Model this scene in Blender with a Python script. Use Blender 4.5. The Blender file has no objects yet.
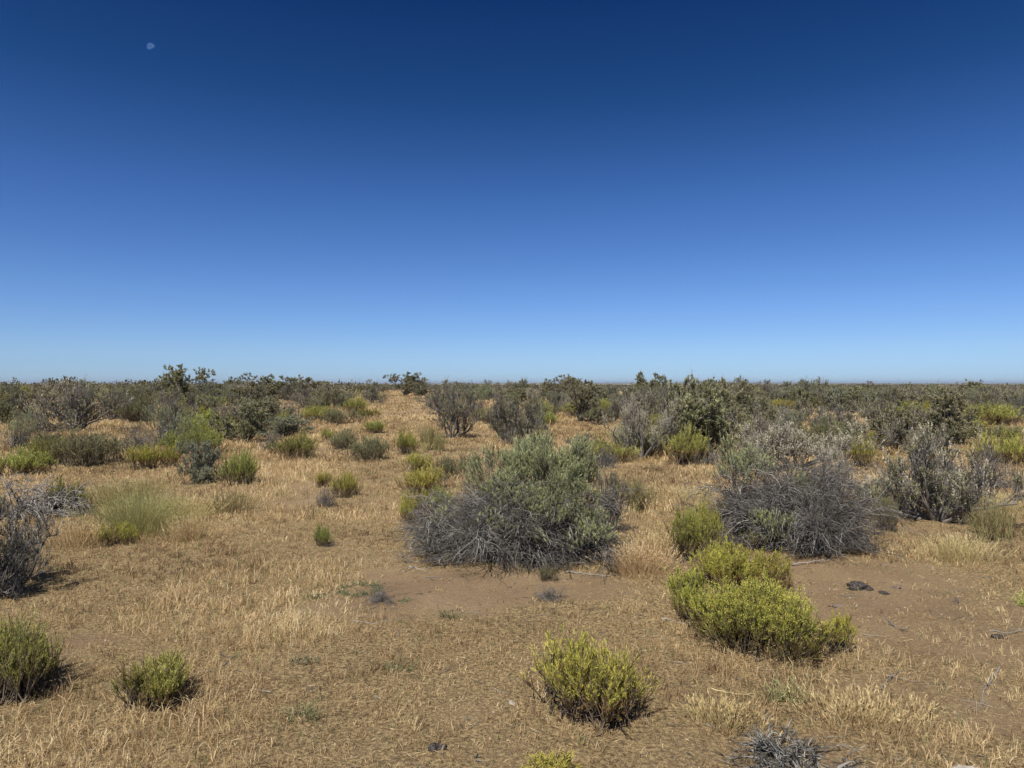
import bpy, math, random
import numpy as np
PI = math.pi
C = bpy.context.scene.collection
SC = bpy.context.scene
HAZE = 5e-5; CAMH = 1.65; F = 711.0; HOR = 384.0

# ------------------------------------------------------------------ helpers
def nrm(v):
    return v / np.maximum(np.linalg.norm(v, axis=-1, keepdims=True), 1e-9)

_g = np.random.default_rng(5).random((256, 256))
def vnoise(x, y):
    x = np.asarray(x, float); y = np.asarray(y, float)
    xi = np.floor(x).astype(int); yi = np.floor(y).astype(int)
    fx = x - xi; fy = y - yi
    fx = fx*fx*(3-2*fx); fy = fy*fy*(3-2*fy)
    a = _g[xi & 255, yi & 255]; b = _g[(xi+1) & 255, yi & 255]
    c = _g[xi & 255, (yi+1) & 255]; d = _g[(xi+1) & 255, (yi+1) & 255]
    return (a*(1-fx)+b*fx)*(1-fy) + (c*(1-fx)+d*fx)*fy
def fbm(x, y, o=4):
    s = 0; a = 0.5
    for i in range(o):
        s = s + a*vnoise(x*2**i+17.3*i, y*2**i+9.1*i); a *= 0.5
    return s
def sst(a, b, x):
    t = np.clip((x-a)/(b-a), 0, 1); return t*t*(3-2*t)

def height(x, y):
    x = np.asarray(x, float); y = np.asarray(y, float)
    r = np.hypot(x, y)
    side = sst(-0.5, 0.5, x/np.maximum(np.abs(y)+6, 1))
    rise = (0.85 - 0.5*side)*sst(18, 78, y) - (4.0 - 0.5*side)*sst(85, 330, y)
    near = 0.10*(fbm(x*0.33+3, y*0.33)-0.47) + 0.05*(fbm(x*1.1, y*1.1+40)-0.47)
    near = near + 0.035*(fbm(x*4.0+9, y*4.0, 3)-0.44)*np.exp(-(r/30)**2)
    far = 0.5*(fbm(x*0.02, y*0.02)-0.47)*sst(30, 120, r)
    mound = 0.10*np.exp(-(((x-0.1)/1.3)**2+((y-7.1)/1.0)**2)) + 0.07*np.exp(-(((x-2.7)/1.1)**2+((y-7.6)/.9)**2))
    return rise + near + far + mound + 9.0*(fbm(x*.0011+2, y*.0011+7, 3)-.45)*sst(500, 2200, r)

def ground_at(px, py):
    """ground point seen at photo pixel (px, py)"""
    dx = (px-512)/F; dz = -(py-HOR)/F
    y = 2.0; 
    ys = np.concatenate([np.arange(2.0, 30, 0.03), np.arange(30, 90, 0.15)])
    hz = height(dx*ys, ys); rz = CAMH + dz*ys
    k = np.nonzero(rz <= hz)[0]
    yy = float(ys[k[0]]) if len(k) else 80.0
    return dx*yy, yy

# bare soil patches: (px, py, rx m, ry m, strength)
def bare(x, y):
    b = np.zeros_like(x)
    for (cx, cy, rx, ry, s) in BARE:
        q = ((x-cx)/rx)**2 + ((y-cy)/ry)**2
        q = q*(0.35+1.3*fbm(x*2.2+cx, y*2.2+cy, 4))
        b = np.maximum(b, s*.97*(1-sst(0.35, 1.5, q)))
    # the old two-track lane running up to the crest
    cxl = -0.13*y - 0.05; w = 0.55
    lane = np.exp(-((x-cxl)/w)**2)*sst(8, 11, y)
    lane2 = np.exp(-((x-cxl+1.5)/0.45)**2)*sst(8, 11, y)
    b = np.maximum(b, 0.62*lane); b = np.maximum(b, 0.35*lane2)
    return b
BARE = []
for (px, py, rx, ry, s) in [(452, 590, 0.95, 0.62, .97), (560, 588, 0.8, 0.42, .93), (400, 612, 0.9, 0.3, .75), (860, 600, 1.1, 0.75, .8),
                            (960, 640, 0.65, 0.55, .8), (1000, 720, 0.25, 0.3, .7), (890, 575, .9, .5, .7), (270, 665, 0.45, .25, .7), (640, 612, .6, .25, .45), (770, 560, .9, .5, .8),
                            (465, 445, .8, 2.0, .35), (330, 650, .5, .15, .5), (930, 690, .5, .25, .6), (1060, 620, .5, .4, .6),(600,455,.5,.5,.2)]:
    gx, gy = ground_at(px, py); BARE.append((gx, gy, rx, ry, s))
def cover(x, y):
    n = fbm(x*0.9+50, y*0.9, 4)
    c = 0.76 + 2.1*(n-0.47) + .7*(fbm(x*3.1, y*3.1+30, 2)-.37)
    c = c*(1-bare(x, y))
    return np.clip(c, 0, 1)

def mk(name, V, faces4=None, faces3=None, mat=None, attrs=None, smooth=False):
    me = bpy.data.meshes.new(name)
    V = np.asarray(V, np.float32)
    me.vertices.add(len(V)); me.vertices.foreach_set('co', V.ravel())
    li = []; ls = []; tot = 0
    if faces4 is not None and len(faces4):
        f = np.asarray(faces4, np.int32); li.append(f.ravel()); ls.append(tot+4*np.arange(len(f))); tot += 4*len(f)
    if faces3 is not None and len(faces3):
        f = np.asarray(faces3, np.int32); li.append(f.ravel()); ls.append(tot+3*np.arange(len(f))); tot += 3*len(f)
    li = np.concatenate(li).astype(np.int32); ls = np.concatenate(ls).astype(np.int32)
    me.loops.add(len(li)); me.loops.foreach_set('vertex_index', li)
    me.polygons.add(len(ls)); me.polygons.foreach_set('loop_start', ls)
    if smooth: me.polygons.foreach_set('use_smooth', np.ones(len(ls), bool))
    for k, a in (attrs or {}).items():
        at = me.attributes.new(k, 'FLOAT', 'POINT'); at.data.foreach_set('value', np.asarray(a, np.float32))
    me.update(calc_edges=True)
    if mat: me.materials.append(mat)
    return me
def link(name, me, parent=None):
    o = bpy.data.objects.new(name, me); C.objects.link(o)
    if parent: o.parent = parent
    return o
def tag(o, label=None, cat=None, group=None, kind=None):
    if label: o['label'] = label
    if cat: o['category'] = cat
    if group: o['group'] = group
    if kind: o['kind'] = kind
    return o

class Acc:
    """collects tubes and leaves into one mesh with a per-vertex 'tint'"""
    def __init__(s): s.V = []; s.Q = []; s.T = []; s.n = 0
    def add(s, V, Q, T):
        s.V.append(V); s.Q.append(Q + s.n); s.T.append(T); s.n += len(V)
    def tubes(s, P, R, sides=3, tint=None):
        n, k, _ = P.shape
        T = nrm(np.gradient(P, axis=1))
        ref = np.tile(np.array([0.31, 0.17, 0.93]), (n, 1))[:, None, :]
        U = nrm(np.cross(T, ref)); W = np.cross(T, U)
        a = np.arange(sides)*2*PI/sides
        ring = P[:, :, None, :] + R[:, :, None, None]*(np.cos(a)[None, None, :, None]*U[:, :, None, :] + np.sin(a)[None, None, :, None]*W[:, :, None, :])
        V = ring.reshape(-1, 3)
        idx = np.arange(n*k*sides).reshape(n, k, sides)
        A = idx[:, :-1, :]; B = np.roll(A, -1, 2); D = idx[:, 1:, :]; E = np.roll(D, -1, 2)
        Q = np.stack([A, B, E, D], -1).reshape(-1, 4)
        t = np.repeat(tint if tint is not None else np.zeros(n), k*sides)
        s.add(V, Q, t)
    def leaves(s, P, D, L, W, tint, rng, bend=0.0):
        n = len(P); side = nrm(np.cross(D, rng.normal(size=(n, 3))))
        L = L[:, None]; W = W[:, None]
        nr = np.cross(D, side)*bend*L
        V = np.stack([P, P+D*L*.55+side*W/2+nr, P+D*L, P+D*L*.55-side*W/2+nr], 1).reshape(-1, 3)
        Q = np.arange(4*n).reshape(n, 4)
        s.add(V, Q, np.repeat(tint, 4))
    def mesh(s, name, mat, smooth=False):
        if not s.V: return None
        return mk(name, np.concatenate(s.V), np.concatenate(s.Q), None, mat, {'tint': np.concatenate(s.T)}, smooth)

def grow(S, D, L, k, wig, trop, rng):
    """curved branches: S,D (n,3), L (n), tropism vector"""
    P = [S]; d = nrm(D); st = (L/(k-1))[:, None]; trop = np.asarray(trop)
    for i in range(k-1):
        d = nrm(d + wig*rng.normal(size=d.shape) + trop)
        P.append(P[-1] + d*st)
    return np.stack(P, 1)
def spawn(P, m, t0, t1, rng):
    n, k, _ = P.shape
    i = np.repeat(np.arange(n), m); t = rng.uniform(t0, t1, n*m)*(k-1)
    j = np.minimum(t.astype(int), k-2); f = (t-j)[:, None]
    p = P[i, j]*(1-f) + P[i, j+1]*f
    tg = nrm(P[i, j+1]-P[i, j]); spawn.t = t/(k-1)
    return i, p, tg
def rdir(n, rng): return nrm(rng.normal(size=(n, 3)))
def fan(n, a0, a1, rng):
    az = rng.uniform(0, 2*PI, n); an = np.radians(rng.uniform(a0, a1, n))
    return np.stack([np.sin(an)*np.cos(az), np.sin(an)*np.sin(az), np.cos(an)], 1)
def clampz(P, z0=0.012):
    P = P.copy(); z = P[..., 2]; P[..., 2] = np.where(z < z0, z0 + (z0-z)*0.25, z); return P
def taper(n, k, r0, r1): return np.linspace(1, 0, k)[None, :]*(np.asarray(r0)-r1).reshape(-1, 1)*np.ones((n, 1)) + r1

# ------------------------------------------------------------------ materials
def ramp(nt, stops):
    r = nt.nodes.new('ShaderNodeValToRGB'); e = r.color_ramp.elements
    while len(e) < len(stops): e.new(0.5)
    for i, (p, c) in enumerate(stops): e[i].position = p; e[i].color = (*c, 1)
    return r
def plant_mat(name, stops, transl=0.25, objvar=0.25, rough=0.8):
    m = bpy.data.materials.new(name); m.use_nodes = True; nt = m.node_tree; nt.nodes.clear()
    N = nt.nodes.new; L = nt.links.new
    at = N('ShaderNodeAttribute'); at.attribute_name = 'tint'
    r = ramp(nt, stops); L(at.outputs['Fac'], r.inputs[0])
    oi = N('ShaderNodeObjectInfo')
    mr = N('ShaderNodeMapRange'); mr.inputs['To Min'].default_value = 1-objvar; mr.inputs['To Max'].default_value = 1+objvar
    L(oi.outputs['Random'], mr.inputs[0])
    hs = N('ShaderNodeHueSaturation'); L(mr.outputs[0], hs.inputs['Value']); L(r.outputs[0], hs.inputs['Color'])
    ml = N('ShaderNodeMath'); ml.operation = 'MULTIPLY_ADD'; ml.inputs[1].default_value = 7.13; ml.inputs[2].default_value = 0
    L(oi.outputs['Random'], ml.inputs[0]); fr = N('ShaderNodeMath'); fr.operation = 'FRACT'; L(ml.outputs[0], fr.inputs[0])
    m2 = N('ShaderNodeMapRange'); m2.inputs['To Min'].default_value = 0.485; m2.inputs['To Max'].default_value = 0.515
    L(fr.outputs[0], m2.inputs[0]); L(m2.outputs[0], hs.inputs['Hue'])
    p = N('ShaderNodeBsdfPrincipled'); p.inputs['Roughness'].default_value = rough; p.inputs['Specular IOR Level'].default_value = 0.2
    L(hs.outputs[0], p.inputs['Base Color'])
    o = N('ShaderNodeOutputMaterial')
    if transl:
        t = N('ShaderNodeBsdfTranslucent'); L(hs.outputs[0], t.inputs[0]); mx = N('ShaderNodeMixShader'); mx.inputs[0].default_value = transl
        L(p.outputs[0], mx.inputs[1]); L(t.outputs[0], mx.inputs[2]); L(mx.outputs[0], o.inputs[0])
    else: L(p.outputs[0], o.inputs[0])
    return m
M = {}
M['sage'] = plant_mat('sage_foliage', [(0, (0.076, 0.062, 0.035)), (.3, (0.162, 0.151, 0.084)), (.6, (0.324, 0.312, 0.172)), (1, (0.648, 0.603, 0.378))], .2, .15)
M['sagesilver'] = plant_mat('silvery_sage_foliage', [(0, (.12, .11, .075)), (.3, (.22, .22, .145)), (.65, (.37, .38, .25)), (1, (.62, .61, .46))], .25, .12)
M['sagegreen'] = plant_mat('sage_green_foliage', [(0, (0.191, 0.182, 0.090)), (.35, (0.350, 0.386, 0.179)), (.75, (0.530, 0.595, 0.296)), (1, (0.721, 0.760, 0.421))], .35, .12)
M['stalk'] = plant_mat('pale_seed_stalks', [(0, (0.331, 0.280, 0.203)), (.5, (0.484, 0.433, 0.344)), (1, (0.662, 0.611, 0.497))])
M['bark'] = plant_mat('sage_bark', [(0, (0.090, 0.079, 0.068)), (.5, (0.165, 0.150, 0.131)), (1, (0.315, 0.292, 0.262))], 0, .15)
M['twig'] = plant_mat('grey_twigs', [(0, (0.071, 0.063, 0.053)), (.5, (0.132, 0.120, 0.107)), (.9, (0.243, 0.230, 0.210)), (1, (0.384, 0.367, 0.336))], 0, .15)
M['stem'] = plant_mat('brush_stems', [(0, (.09, .07, .05)), (.6, (.17, .14, .10)), (1, (.27, .23, .17))], 0, .15)
M['silver'] = plant_mat('silver_dead_wood', [(0, (0.122, 0.108, 0.097)), (.5, (0.216, 0.198, 0.180)), (1, (0.346, 0.324, 0.295))], 0, .1)
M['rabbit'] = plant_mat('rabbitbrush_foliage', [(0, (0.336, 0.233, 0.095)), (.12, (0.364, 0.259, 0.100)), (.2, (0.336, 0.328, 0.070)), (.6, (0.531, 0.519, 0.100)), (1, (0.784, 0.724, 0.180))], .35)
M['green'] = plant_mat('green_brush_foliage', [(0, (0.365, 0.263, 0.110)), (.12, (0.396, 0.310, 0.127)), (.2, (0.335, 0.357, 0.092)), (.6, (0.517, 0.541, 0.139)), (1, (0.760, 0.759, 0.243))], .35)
M['olive'] = plant_mat('olive_brush_foliage', [(0, (0.216, 0.184, 0.119)), (.3, (0.259, 0.254, 0.130)), (.7, (0.346, 0.346, 0.167)), (1, (0.486, 0.454, 0.248))], .3)
M['wisp'] = plant_mat('wispy_straw_green', [(0, (.40, .32, .17)), (.5, (.44, .40, .18)), (1, (.52, .50, .24))], .4)
M['weed'] = plant_mat('low_weed_leaves', [(0, (.12, .13, .07)), (.5, (.17, .20, .10)), (1, (.26, .29, .15))], .2, .1)
M['flower'] = plant_mat('yellow_flower_heads', [(0, (0.483, 0.460, 0.096)), (.5, (0.621, 0.575, 0.120)), (1, (0.759, 0.701, 0.216))], .3)
M['grass'] = plant_mat('dry_grass_blades', [(0, (0.110, 0.083, 0.049)), (.12, (0.265, 0.189, 0.101)), (.35, (0.463, 0.346, 0.176)), (.65, (0.685, 0.536, 0.277)), (.9, (0.904, 0.772, 0.444)), (.93, (0.331, 0.336, 0.150)), (1, (0.276, 0.302, 0.131))], .3, 0)

def ground_mat():
    m = bpy.data.materials.new('desert_soil'); m.use_nodes = True; nt = m.node_tree; N = nt.nodes.new; L = nt.links.new
    p = nt.nodes['Principled BSDF']; p.inputs['Roughness'].default_value = 0.95; p.inputs['Specular IOR Level'].default_value = .1
    tc = N('ShaderNodeTexCoord')
    def noise(s, d=6, r=.6):
        n = N('ShaderNodeTexNoise'); n.inputs['Scale'].default_value = s; n.inputs['Detail'].default_value = d; n.inputs['Roughness'].default_value = r
        L(tc.outputs['Object'], n.inputs['Vector']); return n
    n1 = noise(1.3); n2 = noise(48, 6, .75); n3 = noise(120, 3, .7)
    soil = ramp(nt, [(.3, (0.271, 0.188, 0.111)), (.55, (0.360, 0.252, 0.152)), (.75, (0.426, 0.311, 0.190))]); L(n1.outputs[0], soil.inputs[0])
    lit = ramp(nt, [(.36, (0.124, 0.091, 0.051)), (.5, (0.363, 0.263, 0.138)), (.64, (0.660, 0.503, 0.264))]); L(n2.outputs[0], lit.inputs[0])
    at = N('ShaderNodeAttribute'); at.attribute_name = 'cover'
    # break the litter up with noise
    ad = N('ShaderNodeMath'); ad.operation = 'ADD'; L(at.outputs['Fac'], ad.inputs[0]); L(n2.outputs[0], ad.inputs[1])
    mr = N('ShaderNodeMapRange'); mr.inputs['From Min'].default_value = .55; mr.inputs['From Max'].default_value = .95; L(ad.outputs[0], mr.inputs[0])
    mx = N('ShaderNodeMix'); mx.data_type = 'RGBA'; L(mr.outputs[0], mx.inputs['Factor']); L(soil.outputs[0], mx.inputs['A']); L(lit.outputs[0], mx.inputs['B'])
    m3 = N('ShaderNodeMapRange'); m3.inputs['To Min'].default_value = .55; m3.inputs['To Max'].default_value = 1.45; L(n3.outputs[0], m3.inputs[0])
    hs = N('ShaderNodeHueSaturation'); L(mx.outputs['Result'], hs.inputs['Color']); L(m3.outputs[0], hs.inputs['Value'])
    L(hs.outputs[0], p.inputs['Base Color'])
    b = N('ShaderNodeBump'); b.inputs['Strength'].default_value = 1; b.inputs['Distance'].default_value = .03
    a2 = N('ShaderNodeMath'); a2.operation = 'MULTIPLY_ADD'; a2.inputs[1].default_value = .35; L(n3.outputs[0], a2.inputs[0]); L(n2.outputs[0], a2.inputs[2])
    L(a2.outputs[0], b.inputs['Height']); L(b.outputs[0], p.inputs['Normal'])
    return m

# ------------------------------------------------------------------ ground sheet
n = 760; t = np.linspace(-1, 1, n); b = 10.3; a = 22000/np.sinh(b)
gx = a*np.sinh(b*t); gy = 4.5 + a*np.sinh(b*t)
X, Y = np.meshgrid(gx, gy)
Z = height(X, Y)
idx = np.arange(n*n).reshape(n, n)
Q = np.stack([idx[:-1, :-1], idx[:-1, 1:], idx[1:, 1:], idx[1:, :-1]], -1).reshape(-1, 4)
g = link('ground', mk('ground', np.stack([X, Y, Z], -1).reshape(-1, 3), Q, None, ground_mat(), {'cover': cover(X, Y).ravel()}, True))
tag(g, kind='structure')

# ------------------------------------------------------------------ plant builders: return dict part -> mesh, w, h
def finish(parts):
    Vs = np.concatenate([np.concatenate(a.V) for a in parts.values() if a.V])
    lo = np.percentile(Vs, .5, axis=0); hi = np.percentile(Vs, 99.5, axis=0)
    hz = np.percentile(Vs[:, 2], 99.7)
    fe = (Vs.max(0)-Vs.min(0))[:2].mean(); pe = (hi-lo)[:2].mean()
    return max(.55*pe+.45*fe, .05), max(.6*hz+.4*Vs[:, 2].max(), .05)

def build_sage(seed, w=1.7, h=1.25, limbs=8, lean=(15, 62), n1=6, n2=6, n3=5, nl=11, fol=1.0, dead=0.25, stalks=0, mat='sage', leaf=.032, trunk_r=.035, lw=.30):
    rng = np.random.default_rng(seed)
    tr, tw, fo, st = Acc(), Acc(), Acc(), Acc()
    D = fan(limbs, *lean, rng); S = D*0.03; S[:, 2] = -0.04
    L = h*rng.uniform(.55, .85, limbs)*(1+.35*(1-D[:, 2]))
    P0 = clampz(grow(S, D, L, 9, .26, (0, 0, .06), rng), -.1)
    tr.tubes(P0, taper(limbs, 9, trunk_r*rng.uniform(.6, 1.1, limbs), .009), 6, rng.uniform(.2, .9, limbs))
    i1, p, tg = spawn(P0, n1, .2, 1, rng); m = len(p)
    d = tg*.7+rdir(m, rng)*.8+np.array([0, 0, .35]); P1 = clampz(grow(p, d, h*rng.uniform(.13, .30, m), 6, .25, (0, 0, .06), rng))
    tr.tubes(P1, taper(m, 6, np.full(m, .010), .004), 4, rng.uniform(.1, .9, m))
    i2, p, tg = spawn(P1, n2, .45, 1, rng); m = len(p); l1 = i2
    d = tg*.6+rdir(m, rng)*.8+np.array([0, 0, .3]); P2 = clampz(grow(p, d, h*rng.uniform(.09, .17, m), 5, .22, (0, 0, .08), rng))
    tw.tubes(P2, taper(m, 5, np.full(m, .0042), .002), 3, rng.uniform(0, 1, m))
    i3, p, tg = spawn(P2, n3, .45, 1, rng); m = len(p)
    d = tg*.7+rdir(m, rng)*.7+np.array([0, 0, .55]); P3 = clampz(grow(p, d, rng.uniform(.04, .095, m), 3, .12, (0, 0, .15), rng))
    limb_of = i2[i3]
    tw.tubes(P3, taper(m, 3, np.full(m, .0024), .0014), 3, rng.uniform(0, 1, m))
    deadl = rng.random(len(P1)) < dead
    keep = ~deadl[limb_of] & (rng.random(m) < fol)
    P3f = P3[keep]; lt = rng.uniform(0, 1, len(P1))[limb_of][keep]
    if len(P3f):
        i4, p, tg = spawn(P3f, nl, .1, 1.0, rng); m = len(p)
        d = nrm(tg*.7+rdir(m, rng)*.65+np.array([0, 0, .15]))
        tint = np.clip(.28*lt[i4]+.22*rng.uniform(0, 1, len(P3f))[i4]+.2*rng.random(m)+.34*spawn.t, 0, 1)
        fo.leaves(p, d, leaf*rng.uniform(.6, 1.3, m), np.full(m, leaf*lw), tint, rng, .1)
    if stalks:
        i5, p, tg = spawn(P2[rng.random(len(P2)) < stalks], 2, .6, 1, rng); m = len(p)
        d = tg*.4+rdir(m, rng)*.3+np.array([0, 0, .8]); P5 = grow(p, d, rng.uniform(.10, .24, m), 4, .1, (0, 0, .1), rng)
        st.tubes(P5, taper(m, 4, np.full(m, .002), .0012), 3, rng.uniform(0, 1, m))
        i6, p, tg = spawn(P5, 9, .35, 1, rng); mm = len(p)
        st.leaves(p, nrm(tg*.8+rdir(mm, rng)*.5), rng.uniform(.014, .032, mm), np.full(mm, .014), rng.uniform(0, 1, mm), rng)
    parts = {'trunk': (tr, 'bark'), 'twigs': (tw, 'twig'), 'foliage': (fo, mat), 'seed_stalks': (st, 'stalk')}
    return pack('sagebrush', parts)

def pack(kind, parts):
    w, h = finish({k: v[0] for k, v in parts.items()})
    return {'parts': [(k, v[0].mesh(k, M[v[1]], k == 'trunk')) for k, v in parts.items() if v[0].V], 'w': w, 'h': h, 'kind': kind}

def build_mound(seed, w=1.9, h=.85, n0=70, n1=9, n2=6, tops=0, mat='sagegreen', leaf=.024, sweep=0.0, pale=.18, kind='sagebrush', thin=1.0):
    """dome of fine dead grey twigs sweeping out and down, green tufts on top"""
    rng = np.random.default_rng(seed)
    tr, tw, fo = Acc(), Acc(), Acc()
    D = fan(n0, 8, 86, rng); 
    # uneven lobes: length depends on azimuth
    az = np.arctan2(D[:, 1], D[:, 0]); lob = .82+.22*np.sin(az*3+seed)+.14*np.sin(az*7+2*seed)
    L = (w*.44*(1-D[:, 2]) + h*D[:, 2])*rng.uniform(.55, 1.02, n0)*lob
    S = np.stack([rng.normal(0, w*.11, n0), rng.normal(0, w*.11, n0), np.full(n0, -.02)], 1)
    P0 = clampz(grow(S, D+np.array([sweep, 0, 0.35]), L, 8, .17, (0, 0, -.07), rng))
    tr.tubes(P0, taper(n0, 8, rng.uniform(.006, .018, n0), .0035), 5, rng.uniform(0, 1, n0)**1.5)
    i1, p, tg = spawn(P0, n1, .25, 1, rng); m = len(p)
    d = tg*.8+rdir(m, rng)*.6+np.array([sweep, 0, 0]); P1 = clampz(grow(p, d, w*rng.uniform(.09, .2, m), 6, .2, (0, 0, -.15), rng))
    tw.tubes(P1, taper(m, 6, np.full(m, .0036*thin), .0018), 3, np.where(rng.random(m) < pale, 1, rng.uniform(0, .9, m)))
    i2, p, tg = spawn(P1, n2, .2, 1, rng); m = len(p)
    d = tg*.8+rdir(m, rng)*.6; P2 = clampz(grow(p, d, w*rng.uniform(.04, .10, m), 4, .2, (0, 0, -.12), rng))
    tw.tubes(P2, taper(m, 4, np.full(m, .0020*thin), .0012), 3, np.where(rng.random(m) < pale*.6, 1, rng.uniform(0, .8, m)))
    for (cx, cy, cz, r, ns, lk) in (tops or []):
        ns = int(ns*3.4); nc = max(3, int(r*42)); sc = rng.normal(size=(nc, 3))*np.array([r*.42, r*.42, r*.26])
        q = sc[rng.integers(0, nc, ns)]+rng.normal(size=(ns, 3))*np.array([.045, .045, .05])+np.array([cx, cy, cz-r*.25])
        d = nrm(np.stack([(q[:, 0]-cx)/r, (q[:, 1]-cy)/r, np.full(ns, 1.6)], 1)+.2*rdir(ns, rng))
        P3 = grow(clampz(q), d, r*rng.uniform(.16, .36, ns), 5, .14, (0, 0, .08), rng)
        tw.tubes(P3, taper(ns, 5, np.full(ns, .003), .0015), 3, rng.uniform(0, .9, ns))
        i4, p, tg = spawn(P3, 24, .1, 1.0, rng); mm = len(p)
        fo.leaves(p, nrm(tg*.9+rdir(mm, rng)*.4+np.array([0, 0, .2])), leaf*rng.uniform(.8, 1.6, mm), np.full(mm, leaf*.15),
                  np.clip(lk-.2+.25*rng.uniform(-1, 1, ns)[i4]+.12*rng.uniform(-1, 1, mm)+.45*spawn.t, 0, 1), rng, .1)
    return pack(kind, {'trunk': (tr, 'bark'), 'twigs': (tw, 'twig'), 'foliage': (fo, mat)})

def build_rabbit(seed, w=1.0, h=.6, domes=6, stems=40, flowers=.6, mat='rabbit', leaf=.03, dead=.15, sub=5, kind='rabbitbrush', nl=34, spread=76):
    """broom-like stems fanning up from the root in several uneven domes"""
    rng = np.random.default_rng(seed); w = w*1.5
    tr, fo, fl = Acc(), Acc(), Acc()
    ang = rng.uniform(0, 2*PI, domes); rad = np.sqrt(rng.uniform(.0, 1, domes))*w*.30
    if domes > 1: ang = np.arange(domes)*2*PI/domes+rng.uniform(-.5, .5, domes); rad[0] = 0
    tops = []
    for k in range(domes):
        c = np.array([rad[k]*math.cos(ang[k]), rad[k]*math.sin(ang[k]), 0]); hh = h*(1.0 if k == 0 else rng.uniform(.55, .95)); 
        sp = w*.23*rng.uniform(.8, 1.15) if domes > 1 else w*.5
        dm = rng.uniform(-.25, .2)
        D = fan(stems, 2, spread, rng)
        S = c*.85+np.stack([rng.normal(0, sp*.30, stems), rng.normal(0, sp*.30, stems), np.full(stems, -.01)], 1)
        target = c+np.stack([D[:, 0]*sp*1.05, D[:, 1]*sp*1.05, hh*(.22+.78*D[:, 2])*rng.uniform(.75, 1.0, stems)], 1)
        d = target-S; L = np.linalg.norm(d, axis=1)
        P0 = clampz(grow(S, d, L*.8, 6, .10, (0, 0, .05), rng))
        tr.tubes(P0, taper(stems, 6, rng.uniform(.003, .007, stems), .0022), 3, rng.uniform(0, .8, stems))
        i1, p, tg = spawn(P0, sub, .35, 1, rng); m = len(p)
        dd = tg*.8+rdir(m, rng)*.5+np.array([0, 0, .42]); P1 = clampz(grow(p, dd, h*rng.uniform(.13, .32, m), 5, .12, (0, 0, .10), rng))
        tr.tubes(P1, taper(m, 5, np.full(m, .0022), .0013), 3, rng.uniform(0, .8, m))
        alive = rng.random(m) > dead
        P1a = P1[alive]; st = rng.uniform(-.28, .28, len(P1a))
        i2, p, tg = spawn(P1a, nl, .05, 1, rng); mm = len(p)
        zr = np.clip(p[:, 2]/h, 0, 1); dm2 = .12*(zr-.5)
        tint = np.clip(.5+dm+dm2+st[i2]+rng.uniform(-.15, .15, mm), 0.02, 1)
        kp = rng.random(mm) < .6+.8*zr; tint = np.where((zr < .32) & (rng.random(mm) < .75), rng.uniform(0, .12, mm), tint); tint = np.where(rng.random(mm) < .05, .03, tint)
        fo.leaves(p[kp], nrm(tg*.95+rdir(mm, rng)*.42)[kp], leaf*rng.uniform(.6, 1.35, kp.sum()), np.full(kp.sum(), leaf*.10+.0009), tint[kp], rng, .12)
        tip = P1a[:, -1]; ftn = tip[(rng.random(len(tip)) < flowers) & (tip[:, 2] > np.percentile(tip[:, 2], 50))]
        if len(ftn):
            q = np.repeat(ftn, 10, 0)+rng.normal(size=(len(ftn)*10, 3))*np.array([.009, .009, .006])
            fl.leaves(q, nrm(rdir(len(q), rng)+np.array([0, 0, .9])), rng.uniform(.006, .012, len(q)), np.full(len(q), .0045), rng.random(len(q)), rng)
    return pack(kind, {'stems': (tr, 'stem'), 'foliage': (fo, mat), 'flowers': (fl, 'flower')})

# ------------------------------------------------------------------ variants
VAR = {}
VAR['sage'] = [build_sage(s, limbs=l, lean=le, n1=8, n2=7, n3=5, nl=18, dead=d, stalks=st) for s, l, le, d, st in
               [(1, 12, (8, 78), .2, 0), (2, 11, (15, 80), .3, .15), (3, 14, (5, 76), .15, .1), (4, 11, (10, 82), .35, 0)]]
VAR['sagetall'] = [build_sage(s, h=1.7, limbs=l, lean=(5, 58), n1=9, n2=7, n3=6, nl=15, dead=.05, trunk_r=.045, stalks=.15, leaf=.048) for s, l in [(11, 9), (12, 11), (13, 10)]]
VAR['sagegrey'] = [build_sage(s, limbs=l, lean=(12, 66), n1=9, n2=8, n3=6, nl=8, fol=.55, dead=.45, stalks=.12) for s, l in [(21, 9), (22, 7), (23, 11)]]
VAR['sagepale'] = [build_sage(s, limbs=l, lean=(10, 66), n1=8, n2=6, n3=4, nl=7, fol=.6, dead=.5, stalks=1.1) for s, l in [(31, 9), (32, 8)]]
VAR['sagelight'] = [build_sage(s, limbs=14, lean=(8, 82), n1=8, n2=7, n3=5, nl=18, dead=.15, mat='sagesilver') for s in (41, 42)]
VAR['mound'] = [build_mound(s, 1.4, .75, 45, 8, 6, tops=tp) for s, tp in [(51, [(-.25, 0, .65, .35, 60, .45)]), (52, []), (53, [(.1, -.2, .6, .5, 110, .4), (-.4, .1, .5, .3, 40, .5)])]]
VAR['rabbit'] = [build_rabbit(s, 1.0, .55, d, 26, f) for s, d, f in [(61, 5, .7), (62, 6, .5), (63, 4, .8)]]
VAR['green'] = [build_rabbit(s, 1.0, .6, d, 28, 0, 'green', .036, .15) for s, d in [(71, 5), (72, 6), (73, 4), (74, 7)]]
VAR['olive'] = [build_rabbit(s, 1.0, .6, d, 26, 0, 'olive', .034, .3) for s, d in [(81, 5), (82, 6), (83, 4)]]
VAR['wispy'] = [build_rabbit(s, .8, .6, 3, 30, 0, 'wisp', .026, .3, nl=12, spread=48) for s in (91, 92)]
for v in VAR['wispy']:
    for k, me in v['parts']:
        if k == 'stems': me.materials[0] = M['wisp']

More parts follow.
